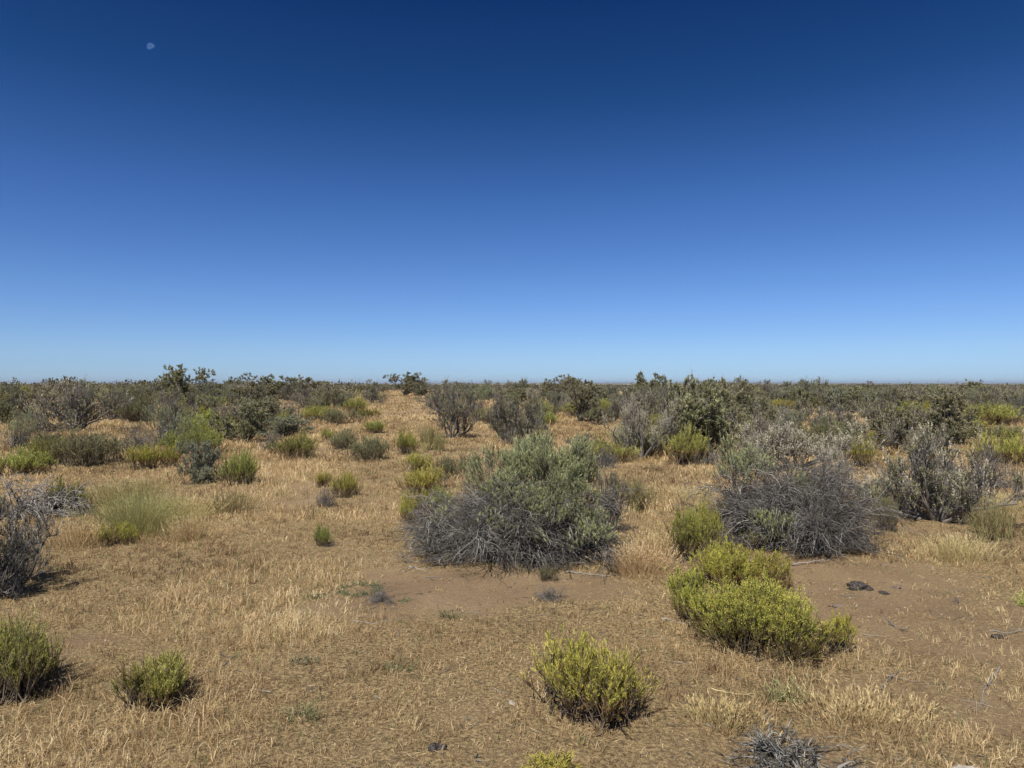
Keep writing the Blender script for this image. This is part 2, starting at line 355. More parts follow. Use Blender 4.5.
rnd = random.Random(7)
CAT = {'sagebrush': 'sagebrush', 'rabbitbrush': 'rabbitbrush'}
def place(v, x, y, w, h, rz, label, group=None, sink=.01):
    root = bpy.data.objects.new(v['kind'], None); C.objects.link(root)
    root.empty_display_size = .2
    root.location = (x, y, float(height(x, y))-sink)
    root.rotation_euler = (0, 0, rz); root.scale = (w/v['w'], w/v['w'], h/v['h'])
    tag(root, label, CAT.get(v['kind'], 'shrub'), group)
    for k, me in v['parts']:
        o = bpy.data.objects.new(k, me); C.objects.link(o); o.parent = root
        if k == 'flowers': o['kind'] = 'stuff'
    return root
def locate(px, yb, wpx):
    x, y = ground_at(px, yb)
    w = wpx*y/F
    if y < 40: y2 = y + .38*w
    else: y2 = y
    return (px-512)/F*y2, y2, wpx*y2/F
TAKEN = []
def put(kind, px, yb, wpx, top, label, vi=None, group=None, rz=None):
    x, y, w = locate(px, yb, wpx)
    h = CAMH + (HOR-top)*y/F - float(height(x, y)) 
    h = max(h, .12)*1.05
    if not kind.startswith('hero'): w *= 1.12
    V = VAR[kind]; v = V[rnd.randrange(len(V))] if vi is None else V[vi]
    TAKEN.append((x, y, w/2))
    if rz is None: rz = rnd.choice([0, PI]) + rnd.uniform(-.6, .6)
    if w/h > 2.6 and kind.startswith('sage'): pass
    return place(v, x, y, w, h, rz, label, group)

# ------------------------------------------------------------------ hero plants, each its own mesh
VAR['hero_center'] = [build_mound(101, 2.0, .95, 230, 15, 8, tops=[(.10, .0, 1.06, .38, 320, .6), (.40, -.05, 1.02, .38, 300, .6), (.30, -.2, .88, .3, 130, .5), (.66, .1, .88, .30, 120, .5), (-.18, .1, .96, .30, 120, .5), (.48, -.35, .76, .30, 150, .5), (.20, -.55, .58, .26, 90, .45), (.60, -.45, .50, .24, 70, .5), (-.22, -.2, .84, .26, 90, .5), (-.05, -.4, .70, .2, 50, .45), (-.28, -.50, .42, .16, 22, .7), (.62, -.60, .40, .22, 55, .85), (-.75, -.1, .45, .2, 16, .9), (.2, -.4, .60, .2, 30, .35)])]
VAR['hero_right'] = [build_mound(104, 1.9, .8, 210, 15, 8, tops=[(-.42, .1, .78, .34, 120, .5), (-.35, -.5, .30, .22, 60, .5), (.1, 0, .60, .22, 30, .4)])]
VAR['hero_gnarled'] = [build_sage(107, 1.5, 1.15, limbs=11, lean=(25, 74), n1=9, n2=8, n3=6, nl=9, fol=.5, dead=.5, stalks=.2, trunk_r=.035)]
VAR['hero_trunk'] = [build_sage(108, 1.3, 1.3, limbs=9, lean=(12, 55), n1=9, n2=8, n3=6, nl=8, fol=.5, dead=.45, stalks=.15, trunk_r=.06)]
VAR['hero_rab_big'] = [build_rabbit(111, 1.0, .55, 7, 70, .95, sub=6, nl=30, dead=.16)]
VAR['hero_rab_back'] = [build_rabbit(112, .7, .42, 5, 50, .95, sub=6, nl=30, dead=.12)]
VAR['hero_rab_left'] = [build_rabbit(113, .5, .42, 3, 60, .25, sub=5, nl=30, dead=.4)]
VAR['hero_rab_small'] = [build_rabbit(114, .25, .25, 1, 60, .35, sub=4, nl=20, dead=.1, spread=70)]
VAR['hero_rab_front'] = [build_rabbit(115, .6, .47, 7, 46, .3, mat='rabbit', sub=5, nl=25, dead=.28)]
VAR['hero_green_left'] = [build_rabbit(116, .42, .33, 5, 44, 0, 'green', .022, .22, nl=32)]
VAR['hero_green_edge'] = [build_rabbit(117, .6, .45, 6, 46, 0, 'green', .022, .22, nl=32)]
VAR['silver_pile'] = [build_mound(120, 1.1, .5, 45, 7, 4, sweep=.5, pale=.7, kind='dead_brush', thin=1.5)]
for v in VAR['silver_pile']:
    for k, me in v['parts']: me.materials[0] = M['silver']
CAT['dead_brush'] = 'dead brush'
VAR['edge_dead'] = [build_sage(121, .9, .9, limbs=14, lean=(10, 76), n1=10, n2=9, n3=6, nl=4, fol=.15, dead=.8, stalks=.05)]
VAR['low_dead'] = [build_mound(122, .7, .2, 40, 7, 4, pale=.3, kind='dead_brush', thin=1.1)]

put('hero_center', 518, 571, 216, 439, 'largest foreground sagebrush, a mound of dead grey twigs under a pale green crown', rz=0)
put('hero_right', 788, 558, 196, 442, 'dark mound of bare grey twigs right of centre behind the yellow-flowered rabbitbrush', rz=0)
put('hero_gnarled', 934, 530, 138, 424, 'gnarled sagebrush near the right edge with twisted grey limbs reaching sideways', rz=.4)
put('hero_trunk', 508, 446, 62, 392, 'leggy grey sagebrush with bare split trunk just behind the big central mound', rz=.3)
put('hero_rab_big', 756, 660, 140, 574, 'widest and nearest yellow-flowered rabbitbrush of the foreground clump', rz=1.3)
put('hero_rab_back', 735, 597, 92, 541, 'yellow-topped rabbitbrush directly behind the widest one in the foreground clump', rz=.4)
put('hero_rab_left', 695, 622, 56, 566, 'dark green rabbitbrush with brown base on the left side of the foreground clump', rz=.4)
put('hero_rab_small', 838, 656, 34, 611, 'small upright rabbitbrush at the right end of the foreground clump', rz=.4)
put('hero_rab_front', 591, 733, 114, 640, 'nearest rabbitbrush, airy and green with faint yellow tips at the bottom centre', rz=.9)
put('hero_green_left', 161, 714, 78, 650, 'small bright green rabbitbrush alone in dry grass at the lower left', rz=.9)
put('hero_green_edge', 20, 706, 100, 614, 'rounded green rabbitbrush cut by the lower left edge', rz=.9)
put('hero_rab_small', 548, 800, 70, 757, 'tip of a small green rabbitbrush cut by the bottom edge', rz=2)
put('silver_pile', 32, 522, 88, 474, 'heap of swept silver-grey dead branches at the left edge', rz=.2)
put('edge_dead', -10, 606, 112, 500, 'bare dark shrub cut by the left edge casting a hard shadow on the grass', rz=.2)
put('low_dead', 790, 792, 120, 735, 'flattened heap of dark dead twigs at the bottom edge', rz=.2)
put('mound', 938, 516, 104, 452, 'dark dense twigs massed under the limbs of the gnarled sagebrush', vi=1, rz=0)
put('sagepale', 760, 458, 64, 408, 'pale-tipped sagebrush filling the gap left of the broad grey one', vi=0)
put('sagegrey', 882, 440, 60, 400, 'grey sagebrush directly right of the broad grey one', vi=0)
put('sage', 960, 446, 60, 408, 'dark olive-grey sagebrush before the wide low green rabbitbrush', vi=2)
put('sage', 716, 420, 56, 386, 'dull grey-green sagebrush behind the pale green one right of centre', vi=0)
put('rabbit', 682, 562, 62, 503, 'yellow-green rabbitbrush just left of the dark twig mound', vi=2)
put('rabbit', 708, 550, 40, 500, 'narrow bright rabbitbrush with yellow tips touching the dark twig mound')
put('rabbit', 723, 532, 26, 497, 'small brown-green rabbitbrush standing against the dark twig mound')
put('green', 757, 550, 44, 520, 'grey-green low shrub at the foot of the dark twig mound')
put('sagepale', 795, 476, 120, 418, 'sagebrush bristling with pale beige seed stalks behind the dark twig mound', vi=0)
put('sagepale', 835, 500, 56, 446, 'smaller pale-stalked sagebrush at the right shoulder of the dark twig mound', vi=1)
put('sagegrey', 846, 452, 84, 398, 'broad grey sagebrush rising right of the pale-stalked one', vi=2)
put('rabbit', 861, 468, 36, 432, 'dense round olive rabbitbrush with dark base between two grey sagebrushes', vi=0)
put('rabbit', 868, 508, 28, 482, 'small yellow-green rabbitbrush beside the gnarled sagebrush')
put('olive', 884, 532, 30, 494, 'drab green shrub at the left foot of the gnarled sagebrush')
put('sagegrey', 893, 455, 56, 417, 'thin grey sagebrush behind the gnarled one', vi=1)
put('sagepale', 922, 462, 60, 425, 'pale twiggy sagebrush crown just behind the gnarled one')
put('green', 1012, 470, 62, 427, 'bright green rabbitbrush cut by the right edge', vi=1)
put('mound', 985, 490, 60, 440, 'low grey twig mound beyond the gnarled sagebrush at the right', vi=1)
put('wispy', 1003, 542, 46, 499, 'thin wispy green shrub in the grass near the right edge', vi=0)
put('green', 975, 427, 76, 403, 'wide low green rabbitbrush on the far right beyond a strip of dry grass', vi=3)
put('green', 1000, 424, 50, 402, 'green rabbitbrush joined to the right end of the wide low one')
put('green', 905, 421, 52, 402, 'dull green rabbitbrush in the middle distance at the right', vi=0)
put('sagegrey', 935, 428, 50, 405, 'grey sagebrush between two green rabbitbrushes at the right')
put('wispy', 636, 514, 42, 474, 'thin wispy shrub in dry grass right of the big central mound', vi=1)
put('sagegrey', 612, 535, 40, 470, 'pale bare sagebrush leaning on the right flank of the central mound', vi=0)
put('olive', 545, 583, 22, 562, 'little olive tuft at the front foot of the central mound', vi=2)
put('mound', 550, 605, 34, 594, 'tiny flat grey twig plant on bare soil in front of the central mound', vi=1)
put('mound', 435, 540, 60, 490, 'spreading grey twigs at the left flank of the central mound', vi=0)
put('mound', 380, 607, 34, 602, 'thin mat of grey stems lying on the bare soil patch', vi=1)
# left of the lane
put('sagetall', 184, 404, 38, 366, 'tall dark sagebrush standing highest above the horizon at the left', vi=0)
put('sagegrey', 75, 434, 84, 380, 'large purple-grey sagebrush with bare forked stems at the left', vi=2)
put('sagepale', 52, 420, 50, 381, 'pale-tipped sagebrush behind the large purple-grey one')
put('olive', 132, 415, 44, 384, 'rounded olive shrub with dark underside left of the tallest sagebrush', vi=0)
put('sage', 6, 428, 34, 391, 'dark sagebrush cut by the left edge below the horizon')
put('green', 20, 404, 64, 386, 'low green shrub on the horizon at the far left')
put('sagegrey', 37, 434, 26, 423, 'small bare grey shrub in dry grass at the left', vi=1)
put('green', 22, 478, 50, 446, 'bright green rabbitbrush above the silver dead branches', vi=0)
put('green', 50, 466, 36, 436, 'green rabbitbrush next right from the one above the silver branches')
put('olive', 92, 468, 74, 431, 'broad olive rabbitbrush with dark right side at the left', vi=1)
put('mound', 136, 452, 34, 423, 'dark grey twig mound right of the broad olive rabbitbrush', vi=1)
put('mound', 168, 448, 66, 403, 'grey-green shrub with a dark twiggy right side below the tallest sagebrush', vi=2)
put('rabbit', 153, 470, 44, 440, 'yellow-green rabbitbrush low between dark shrubs at the left')
put('sagelight', 206, 484, 48, 438, 'pale grey-green sagebrush at the left beside a green rabbitbrush', vi=0)
put('green', 242, 488, 46, 448, 'green rabbitbrush touching the pale grey-green sagebrush', vi=2)
put('green', 62, 514, 40, 476, 'green tuft over dark twigs right of the silver dead branches')
put('rabbit', 117, 546, 42, 520, 'low yellow-green rabbitbrush at the foot of the greenish tall grass tuft')
put('sage', 232, 400, 54, 374, 'dark sagebrush on the skyline right of the tallest one', vi=0)
put('sagegrey', 234, 427, 44, 403, 'dark bare sagebrush below the skyline left of centre', vi=0)
put('sage', 264, 422, 54, 398, 'dark green-grey sagebrush between dry grass patches left of centre', vi=2)
put('sagetall', 283, 400, 46, 375, 'tall sagebrush on the skyline, left one of a joined pair', vi=1)
put('sagetall', 312, 398, 34, 376, 'tall sagebrush on the skyline, right one of a joined pair', vi=2)
put('sagegrey', 330, 404, 54, 383, 'grey sagebrush on the skyline beside the tall pair', vi=1)
put('sagegrey', 312, 414, 18, 397, 'small dark grey sagebrush below the skyline left of the lane', vi=0)
put('olive', 334, 425, 44, 406, 'olive shrub low on the slope left of the lane', vi=2)
put('green', 357, 413, 30, 396, 'green rabbitbrush beside the upper lane', vi=2)
put('green', 374, 400, 16, 391, 'tiny green shrub beside the lane near its crest')
put('mound', 272, 453, 30, 428, 'dark twiggy shrub joined to a bright green one left of the lane', vi=1)
put('green', 299, 460, 46, 430, 'bright green rabbitbrush joined to a dark twiggy one left of the lane', vi=1)
put('sagelight', 285, 438, 56, 414, 'dull grey-green sagebrush low behind the bright green one', vi=1)
put('green', 326, 441, 17, 427, 'very small green shrub alone in dry grass left of the lane')
put('olive', 345, 450, 36, 428, 'olive rabbitbrush at the lane, back one of a cluster', vi=0)
put('olive', 368, 462, 44, 436, 'drab olive rabbitbrush at the lane, front one of a cluster', vi=1)
put('green', 376, 434, 28, 419, 'low green shrub on the lane edge above the cluster')
put('rabbit', 346, 498, 32, 470, 'bright yellow-green rabbitbrush alone beside the lane', vi=1)
put('rabbit', 323, 488, 16, 469, 'tiny green shrub left of the bright lone rabbitbrush')
put('mound', 326, 508, 22, 482, 'small grey twig clump below the bright lone rabbitbrush', vi=1)
put('green', 321, 547, 22, 522, 'small green tuft alone in the foreground grass left of the bare soil', vi=2)
# right of the lane
put('sagetall', 405, 395, 30, 373, 'dark sagebrush on the crest right beside the lane', vi=0)
put('sage', 422, 396, 22, 381, 'lower sagebrush right of the one on the crest')
put('rabbit', 405, 455, 28, 429, 'yellow-green rabbitbrush on the right side of the lane, farthest of four', vi=0)
put('wispy', 427, 452, 30, 424, 'wispy grey-olive shrub beside the farthest lane rabbitbrush')
put('rabbit', 414, 473, 34, 450, 'brightest yellow rabbitbrush on the right side of the lane', vi=2)
put('rabbit', 424, 496, 54, 464, 'wide yellow-green rabbitbrush on the right side of the lane', vi=1)
put('olive', 447, 482, 36, 452, 'grey-olive shrub behind the wide lane rabbitbrush', vi=2)
put('rabbit', 414, 524, 34, 488, 'yellow-green rabbitbrush nearest along the lane beside the central mound', vi=0)
put('rabbit', 438, 512, 32, 483, 'pale yellow rabbitbrush tucked against the central mound')
put('sagegrey', 452, 440, 56, 382, 'tall purple-grey sagebrush right of the lane, nearest its edge', vi=0)
put('sagegrey', 438, 412, 34, 380, 'grey sagebrush behind the tall purple-grey one by the lane', vi=1)
put('sagegrey', 530, 444, 30, 396, 'thin dark sagebrush on a single bare stem behind the central mound', vi=1)
put('green', 590, 419, 58, 397, 'flat-topped green rabbitbrush, bright above a dark base, beyond the central mound', vi=3)
put('sagetall', 651, 404, 38, 372, 'tall pale-topped sagebrush highest on the skyline right of centre', vi=1)
put('hero_trunk', 662, 424, 50, 386, 'grey sagebrush with a whitish leaning trunk right of centre', rz=2.4)
put('sagelight', 618, 412, 56, 385, 'pale grey-green sagebrush left of the tall one on the skyline', vi=0)
put('mound', 631, 442, 24, 419, 'small dark bare shrub alone in golden grass right of centre', vi=1)
put('sagegrey', 588, 452, 44, 433, 'low grey shrub just behind the right shoulder of the central mound')
put('mound', 604, 470, 30, 440, 'small brownish twig clump touching the right shoulder of the central mound', vi=1)
put('sagelight', 690, 436, 60, 402, 'pale green sagebrush in the middle distance right of centre', vi=1)
put('sage', 744, 432, 62, 398, 'dark broad sagebrush right of the pale green one', vi=3)
put('green', 690, 466, 50, 424, 'green rabbitbrush with a dark right flank right of the golden grass', vi=0)
put('mound', 708, 466, 32, 438, 'black-looking twig mound touching the green rabbitbrush right of the golden grass', vi=1)
put('sagepale', 752, 470, 44, 432, 'bare pale shrub at the left of the pale-stalked sagebrush', vi=1)
put('sage', 546, 402, 54, 376, 'dark sagebrush on the skyline above the central mound', vi=0)
put('sagetall', 572, 398, 32, 375, 'tall sagebrush on the skyline right next to the one above the central mound')
put('sage', 520, 402, 34, 379, 'dark sagebrush on the skyline above the bare split trunk', vi=2)
put('sagegrey', 488, 400, 44, 380, 'grey sagebrush on the skyline above the leggy one', vi=2)
put('sagetall', 706, 400, 32, 378, 'sagebrush with open flat crown on the skyline right of the highest one', vi=2)
put('sage', 736, 402, 34, 377, 'sagebrush with dark crooked limbs on the skyline right of centre', vi=1)
put('sagegrey', 766, 403, 32, 380, 'round dark sagebrush alone on the skyline at the right', vi=1)
put('sagelight', 795, 405, 44, 379, 'pale green sagebrush on the skyline right of the round dark one', vi=0)
put('sage', 819, 404, 30, 378, 'narrow sagebrush on the skyline at the right')
put('sage', 878, 404, 34, 382, 'low dark sagebrush on the skyline at the right with hills behind')
put('sagetall', 980, 404, 34, 380, 'dark olive sagebrush highest on the skyline at the far right', vi=2)
put('sage', 1003, 406, 34, 384, 'dark grey sagebrush on the skyline near the right edge')
put('olive', 1006, 440, 40, 425, 'small olive shrub in the dry grass strip at the right edge')
put('sage', 785, 430, 46, 405, 'grey-green sagebrush behind the pale-stalked one', vi=1)

# ------------------------------------------------------------------ scattered shrubs in the middle distance
def lane_x(y): return -0.13*y-0.05
r2 = random.Random(21); cnt = 0
GR = {'sage': ('grey-green sagebrush, one of many alike in the middle and far distance', 'sagebrush scattered over the plain'),
      'rab': ('low green rabbitbrush, one of many alike between the distant sagebrush', 'rabbitbrush scattered over the plain')}
tries = 0
while cnt < 340 and tries < 20000:
    tries += 1
    y = 15 + 40*r2.random()**.8; x = (r2.uniform(-.80, .80))*y
    px = 512+F*x/y
    if -4.2 < x-lane_x(y) < 2.6 and y < 62: 
        if not (r2.random() < .04): continue
    if abs(x-lane_x(y)) < 1.4: continue
    # open golden grass clearings
    if 545 < px < 640 and 17 < y < 27: continue
    if y < 22 and px < 630 and r2.random() < .5: continue
    if y < 38 and px < 400 and r2.random() < .6: continue
    if fbm(x*.13+5, y*.13, 2) < .30: continue
    w = r2.uniform(.9, 2.2)
    if any((x-a)**2+(y-b)**2 < ((.55 if px > 630 and y < 48 else .80 if px > 560 or y > 44 else 1.0)*(c+w/2))**2 for a, b, c in TAKEN): continue
    TAKEN.append((x, y, w/2)); cnt += 1
    q = r2.random()
    if q < .68:
        kind = r2.choice(['sage', 'sage', 'sagegrey', 'sagegrey', 'sagepale', 'sagelight', 'sagetall', 'mound']); h = w*r2.uniform(.62, .95)+.2
        h = min(h, 1.9 if kind == 'sagetall' else 1.5); lab, grp = GR['sage']
    else:
        kind = r2.choice(['green', 'olive', 'rabbit', 'green']); w *= .8; h = w*r2.uniform(.45, .6); lab, grp = GR['rab']; w *= 1.15
    cap = CAMH + (HOR-r2.choice([370, 373, 376, 380, 384, 387]))*y/F - float(height(x, y)); h = max(.3, min(h, cap))
    v = r2.choice(VAR[kind])
    place(v, x, y, w, h, r2.uniform(0, 6.28), lab, grp)

# ------------------------------------------------------------------ far brush as one mass
def far_brush():
    rng = np.random.default_rng(77)
    N = 11000
    y = 52*np.exp(rng.uniform(0, 1, N)**1.1*math.log(45)); x = rng.uniform(-.95, .95, N)*y
    k = (np.abs(x-lane_x(y)) > np.minimum(3.0+y*.01, 5)) & (rng.random(N) < np.where(y < 260, +.05+.85*sst(.45, .62, fbm(x*.09, y*.06+4, 3)), 1))
    x, y = x[k], y[k]; N = len(x)
    w = rng.uniform(.8, 2.2, N); h = np.minimum(w*rng.uniform(.55, .95, N), np.maximum(.5, CAMH-height(x, y)+np.where(rng.random(N) < .28, rng.uniform(.2, .8, N), 0)+rng.normal(-.12, .22, N)))
    grow_ = 1+sst(100, 500, y)*1.4+2.5*sst(500, 2300, y); w = w*grow_; h = h*grow_**.5
    nl = 60; z = height(x, y)
    u = rng.normal(size=(N, nl, 3)); u = nrm(u)*rng.uniform(.55, 1, (N, nl, 1))
    lump = .8+.35*np.sin(5*u[..., :1]+rng.uniform(0, 6, (N, 1, 1)))*np.sin(4*u[..., 1:2]+rng.uniform(0, 6, (N, 1, 1)))
    u = u*lump
    P = np.stack([x[:, None]+u[..., 0]*w[:, None]*.5, y[:, None]+u[..., 1]*w[:, None]*.5, z[:, None]+(.52+.5*u[..., 2])*h[:, None]], -1).reshape(-1, 3)
    D = nrm(u.reshape(-1, 3)+np.array([0, 0, .4])+.5*rng.normal(size=(N*nl, 3)))
    sz = np.repeat(.10*grow_*(1+np.minimum(y, 500)/250), nl)*rng.uniform(.7, 1.5, N*nl)*1.5
    g = rng.random(N); a = {'s': Acc(), 'g': Acc()}
    green = np.repeat(g > .8, nl); tint = np.clip(np.repeat(rng.random(N)*.6, nl)+.4*rng.random(N*nl), 0, 1)
    A = Acc(); A.leaves(P, D, sz, sz*.75, np.where(green, .86+.14*tint, .8*tint), rng, .1)
    return A.mesh('far_brush', M['far'])
M['far'] = plant_mat('far_brush_foliage', [(0, (.10, .085, .065)), (.35, (.17, .155, .11)), (.75, (.26, .245, .18)), (.84, (.29, .27, .2)), (.87, (.15, .165, .06)), (1, (.22, .23, .09))], .15, 0)
tag(link('distant_brush', far_brush()), 'far-off mass of grey and green brush filling the plain up to the horizon', 'brush', kind='stuff')

# ------------------------------------------------------------------ dry grass
def shrub_hit(x, y):
    m = np.zeros(len(x), bool)
    for a, b, c in TAKEN[:60]:
        m |= ((x-a)**2+(y-b)**2) < (c*.55)**2
    return m
def grass():
    rng = np.random.default_rng(9)
    A = Acc()
    rings = [  # y0,y1, tufts per m2, blades, width, len0,len1, spread
        (2.3, 5.0, 520, 10, .0019, .035, .11, .028), (5.0, 8.5, 360, 9, .0027, .04, .12, .033),
        (8.5, 15, 150, 10, .0045, .07, .20, .06), (15, 30, 55, 9, .009, .10, .26, .10), (30, 64, 14, 8, .020, .14, .32, .2), (64, 130, 1.3, 8, .05, .2, .35, .5)]
    for (y0, y1, dn, nb, wd, l0, l1, sp) in rings:
        hw = .78*y1+1.0; n = int(dn*(y1-y0)*2*hw)
        x = rng.uniform(-hw, hw, n); y = rng.uniform(y0, y1, n)
        k = (np.abs(x) < .78*y+1.0); x, y = x[k], y[k]
        cv = cover(x, y); k = rng.random(len(x)) < cv*1.25; x, y, cv = x[k], y[k], cv[k]
        k = ~shrub_hit(x, y) | (rng.random(len(x)) < .15); x, y, cv = x[k], y[k], cv[k]
        n = len(x)
        big = fbm(x*.5+7, y*.5+3, 3)                       # taller golden patches
        gold = sst(.48, .62, big)
        tt = np.clip(.40+.45*(fbm(x*.8+20, y*.8, 3)-.47)*2+.22*gold+rng.normal(0, .20, n), .0, .89)
        grn = (rng.random(n) < .05+.12*sst(.52, .65, fbm(x*.7, y*.7+90, 2))); tt = np.where(grn, rng.uniform(.93, 1, n), tt)
        tus = sst(.42, .66, fbm(x*2.6+11, y*2.6, 2)); hs = (.45+.45*gold+.55*tus)*rng.uniform(.6, 1.3, n)*(.6+.4*cv)
        i = np.repeat(np.arange(n), nb); m = len(i)
        px = x[i]+rng.normal(0, sp*.5, m); py = y[i]+rng.normal(0, sp*.5, m)
        pz = height(px, py)-.004
        az = rng.uniform(0, 2*PI, m); ln = np.abs(rng.normal(0, .5, m))+.08
        L = rng.uniform(l0, l1, m)*hs[i]
        D = nrm(np.stack([np.cos(az)*ln, np.sin(az)*ln, np.ones(m)], 1))
        S = np.stack([px, py, pz], 1)
        droop = np.stack([np.cos(az), np.sin(az), -.8*np.ones(m)], 1)
        mid = S+D*(L*.62)[:, None]; tip = mid+nrm(D*.8+droop*rng.uniform(.0, .75, m)[:, None])*(L*.38)[:, None]
        side = nrm(np.stack([-np.sin(az+rng.normal(0, .9, m)), np.cos(az+rng.normal(0, .9, m)), np.zeros(m)], 1))
        W = (wd*rng.uniform(.6, 1.3, m))[:, None]
        head = rng.random(m) < .38                          # drooping seed heads are wider near the tip
        Wm = np.where(head[:, None], W*1.5, W*.8); Wt = np.where(head[:, None], W*1.3, W*.15)
        V = np.stack([S-side*W/2, S+side*W/2, mid+side*Wm/2, mid-side*Wm/2, tip+side*Wt/2, tip-side*Wt/2], 1).reshape(-1, 3)
        o = 6*np.arange(m)[:, None]
        Q = np.concatenate([o+np.array([0, 1, 2, 3]), o+np.array([3, 2, 4, 5])])
        t = np.clip(tt[i]+rng.normal(0, .09, m)*(tt[i] < .9), 0, 1); t = np.where((tt[i] < .9), np.minimum(t, .895), np.maximum(t, .93))
        A.add(V, Q, np.repeat(t, 6))
    # litter lying flat
    n = 42000; yy = 2.3+7.5*rng.random(n)**1.2; xx = rng.uniform(-1, 1, n)*(.78*yy+.6)
    k = rng.random(n) < .25+.75*cover(xx, yy); xx, yy = xx[k], yy[k]; n = len(xx)
    az = rng.uniform(0, 2*PI, n); D = np.stack([np.cos(az), np.sin(az), rng.normal(0, .15, n)], 1)
    A.leaves(np.stack([xx, yy, height(xx, yy)+.006], 1), D, rng.uniform(.012, .05, n), rng.uniform(.0012, .0035, n), np.clip(rng.normal(.42, .30, n), 0, .89), rng)
    return A.mesh('dry_grass', M['grass'])
tag(link('dry_grass', grass()), 'dry golden cheatgrass covering the plain between the shrubs', 'grass', kind='stuff')

# ------------------------------------------------------------------ small things: rocks, sticks, weeds
def noisy_mat(name, c0, c1, sc, bump=.5, holes=False):
    m = bpy.data.materials.new(name); m.use_nodes = True; nt = m.node_tree; N = nt.nodes.new; L = nt.links.new
    p = nt.nodes['Principled BSDF']; p.inputs['Roughness'].default_value = .9; p.inputs['Specular IOR Level'].default_value = .2
    tc = N('ShaderNodeTexCoord'); n1 = N('ShaderNodeTexNoise'); n1.inputs['Scale'].default_value = sc; n1.inputs['Detail'].default_value = 6
    L(tc.outputs['Object'], n1.inputs['Vector']); r = ramp(nt, [(.35, c0), (.65, c1)]); L(n1.outputs[0], r.inputs[0]); L(r.outputs[0], p.inputs['Base Color'])
    b = N('ShaderNodeBump'); b.inputs['Strength'].default_value = bump; b.inputs['Distance'].default_value = .01; L(n1.outputs[0], b.inputs['Height']); L(b.outputs[0], p.inputs['Normal'])
    return m
MR_dark = noisy_mat('dark_lava_rock', (.022, .019, .018), (.11, .095, .085), 60, 1)
MR_pale = noisy_mat('pale_rock', (.30, .26, .22), (.48, .43, .37), 30)
MR_soil = noisy_mat('brown_rock', (.12, .09, .07), (.25, .19, .15), 30)
import bmesh
def rock(px, py, sx, sy, sz, mat, label, seed, cat='rock', name='rock', rz=0, lumps=1):
    rng = random.Random(seed)
    x, y = ground_at(px, py)
    bm = bmesh.new()
    for q in range(lumps):
        r = bmesh.ops.create_icosphere(bm, subdivisions=4, radius=1)
        ox = 0 if lumps == 1 else (q-(lumps-1)/2)*1.0+rng.uniform(-.1, .1); sc = 1 if q == 0 else rng.uniform(.45, .8)
        planes = [(rdn(rng), rng.uniform(.55, .85)) for _ in range(9)]
        for v in r['verts']:
            c = v.co.copy()
            for nn, dd in planes:
                dt = c.dot(nn)
                if dt > dd: c = c-nn*(dt-dd)
            c = c*(1+.30*(float(vnoise(c.x*2.3+seed, c.y*2.3+c.z*2))-.5)+.22*(float(vnoise(c.x*7+seed+c.z*3, c.z*6+c.y*6))-.5)+.12*(float(vnoise(c.x*16+c.z*11, c.z*9+c.y*17))-.5))
            v.co = (c.x*sc*sx+ox*sx, c.y*sc*sy, c.z*sc*sz+sz*.25*sc)
    me = bpy.data.meshes.new(name); bm.to_mesh(me); bm.free(); me.materials.append(mat)
    for p in me.polygons: p.use_smooth = True
    o = link(name, me); o.location = (x, y, float(height(x, y))); o.rotation_euler = (0, 0, rz); tag(o, label, cat)
    return o
from mathutils import Vector
def rdn(rng):
    v = Vector((rng.gauss(0, 1), rng.gauss(0, 1), rng.gauss(0, 1))); v.normalize(); return v
rock(864, 590, .085, .06, .055, MR_dark, 'largest dark pitted rock on the bare soil right of the rabbitbrush clump', 3, rz=-.25, lumps=2)
rock(884, 594, .05, .03, .02, MR_dark, 'flat dark rock touching the right end of the largest dark rock', 5, rz=-.3)
rock(897, 589, .042, .02, .02, MR_soil, 'long brownish rock just right of the dark pitted rocks', 7, rz=-.25)
rock(955, 605, .028, .03, .045, MR_soil, 'small upright rock standing on bare soil toward the right edge', 9)
rock(512, 706, .024, .02, .014, MR_pale, 'white pebble in dry grass left of the nearest rabbitbrush', 12)
rock(438, 750, .036, .026, .02, MR_dark, 'black lump of rock in the grass at the bottom centre', 15, lumps=2)
rock(975, 778, .09, .05, .03, MR_pale, 'flat pale rock cut by the bottom edge at the right', 19)
rock(1000, 638, .06, .03, .018, MR_dark, 'low dark rock by the right edge above the bare soil', 23)
rock(836, 607, .05, .03, .016, MR_soil, 'brown clod of soil right behind the rabbitbrush clump', 25)

def stick(pts, r, mat, label, name='stick', twigs=5, seed=1, cat='stick'):
    """pts are (px, py, lift m)"""
    rng = np.random.default_rng(seed); P = []
    for px, py, l in pts:
        x, y = ground_at(px, py); P.append((x, y, float(height(x, y))+r*.6+l))
    P = np.array(P); k = 14; s = np.linspace(0, len(P)-1, k); j = np.minimum(s.astype(int), len(P)-2); f = (s-j)[:, None]
    P = P[j]*(1-f)+P[j+1]*f+rng.normal(0, r*.7, (k, 3)); org = P[0].copy(); P = P-org
    A = Acc(); A.tubes(P[None], taper(1, k, np.array([r]), r*.3), 7, np.array([.9]))
    if twigs:
        i, p, tg = spawn(P[None], twigs, .1, 1, rng); d = tg+.8*rdir(len(p), rng)*np.array([1, 1, .35]); T = grow(p, d, rng.uniform(.03, .12, len(p)), 5, .2, (0, 0, 0), rng)
        T[..., 2] = np.maximum(T[..., 2], P[:, 2].min())
        A.tubes(T, taper(len(p), 5, np.full(len(p), r*.35), r*.15), 4, rng.uniform(.3, 1, len(p)))
    o = link(name, A.mesh(name, mat, True)); o.location = org; tag(o, label, cat); return o
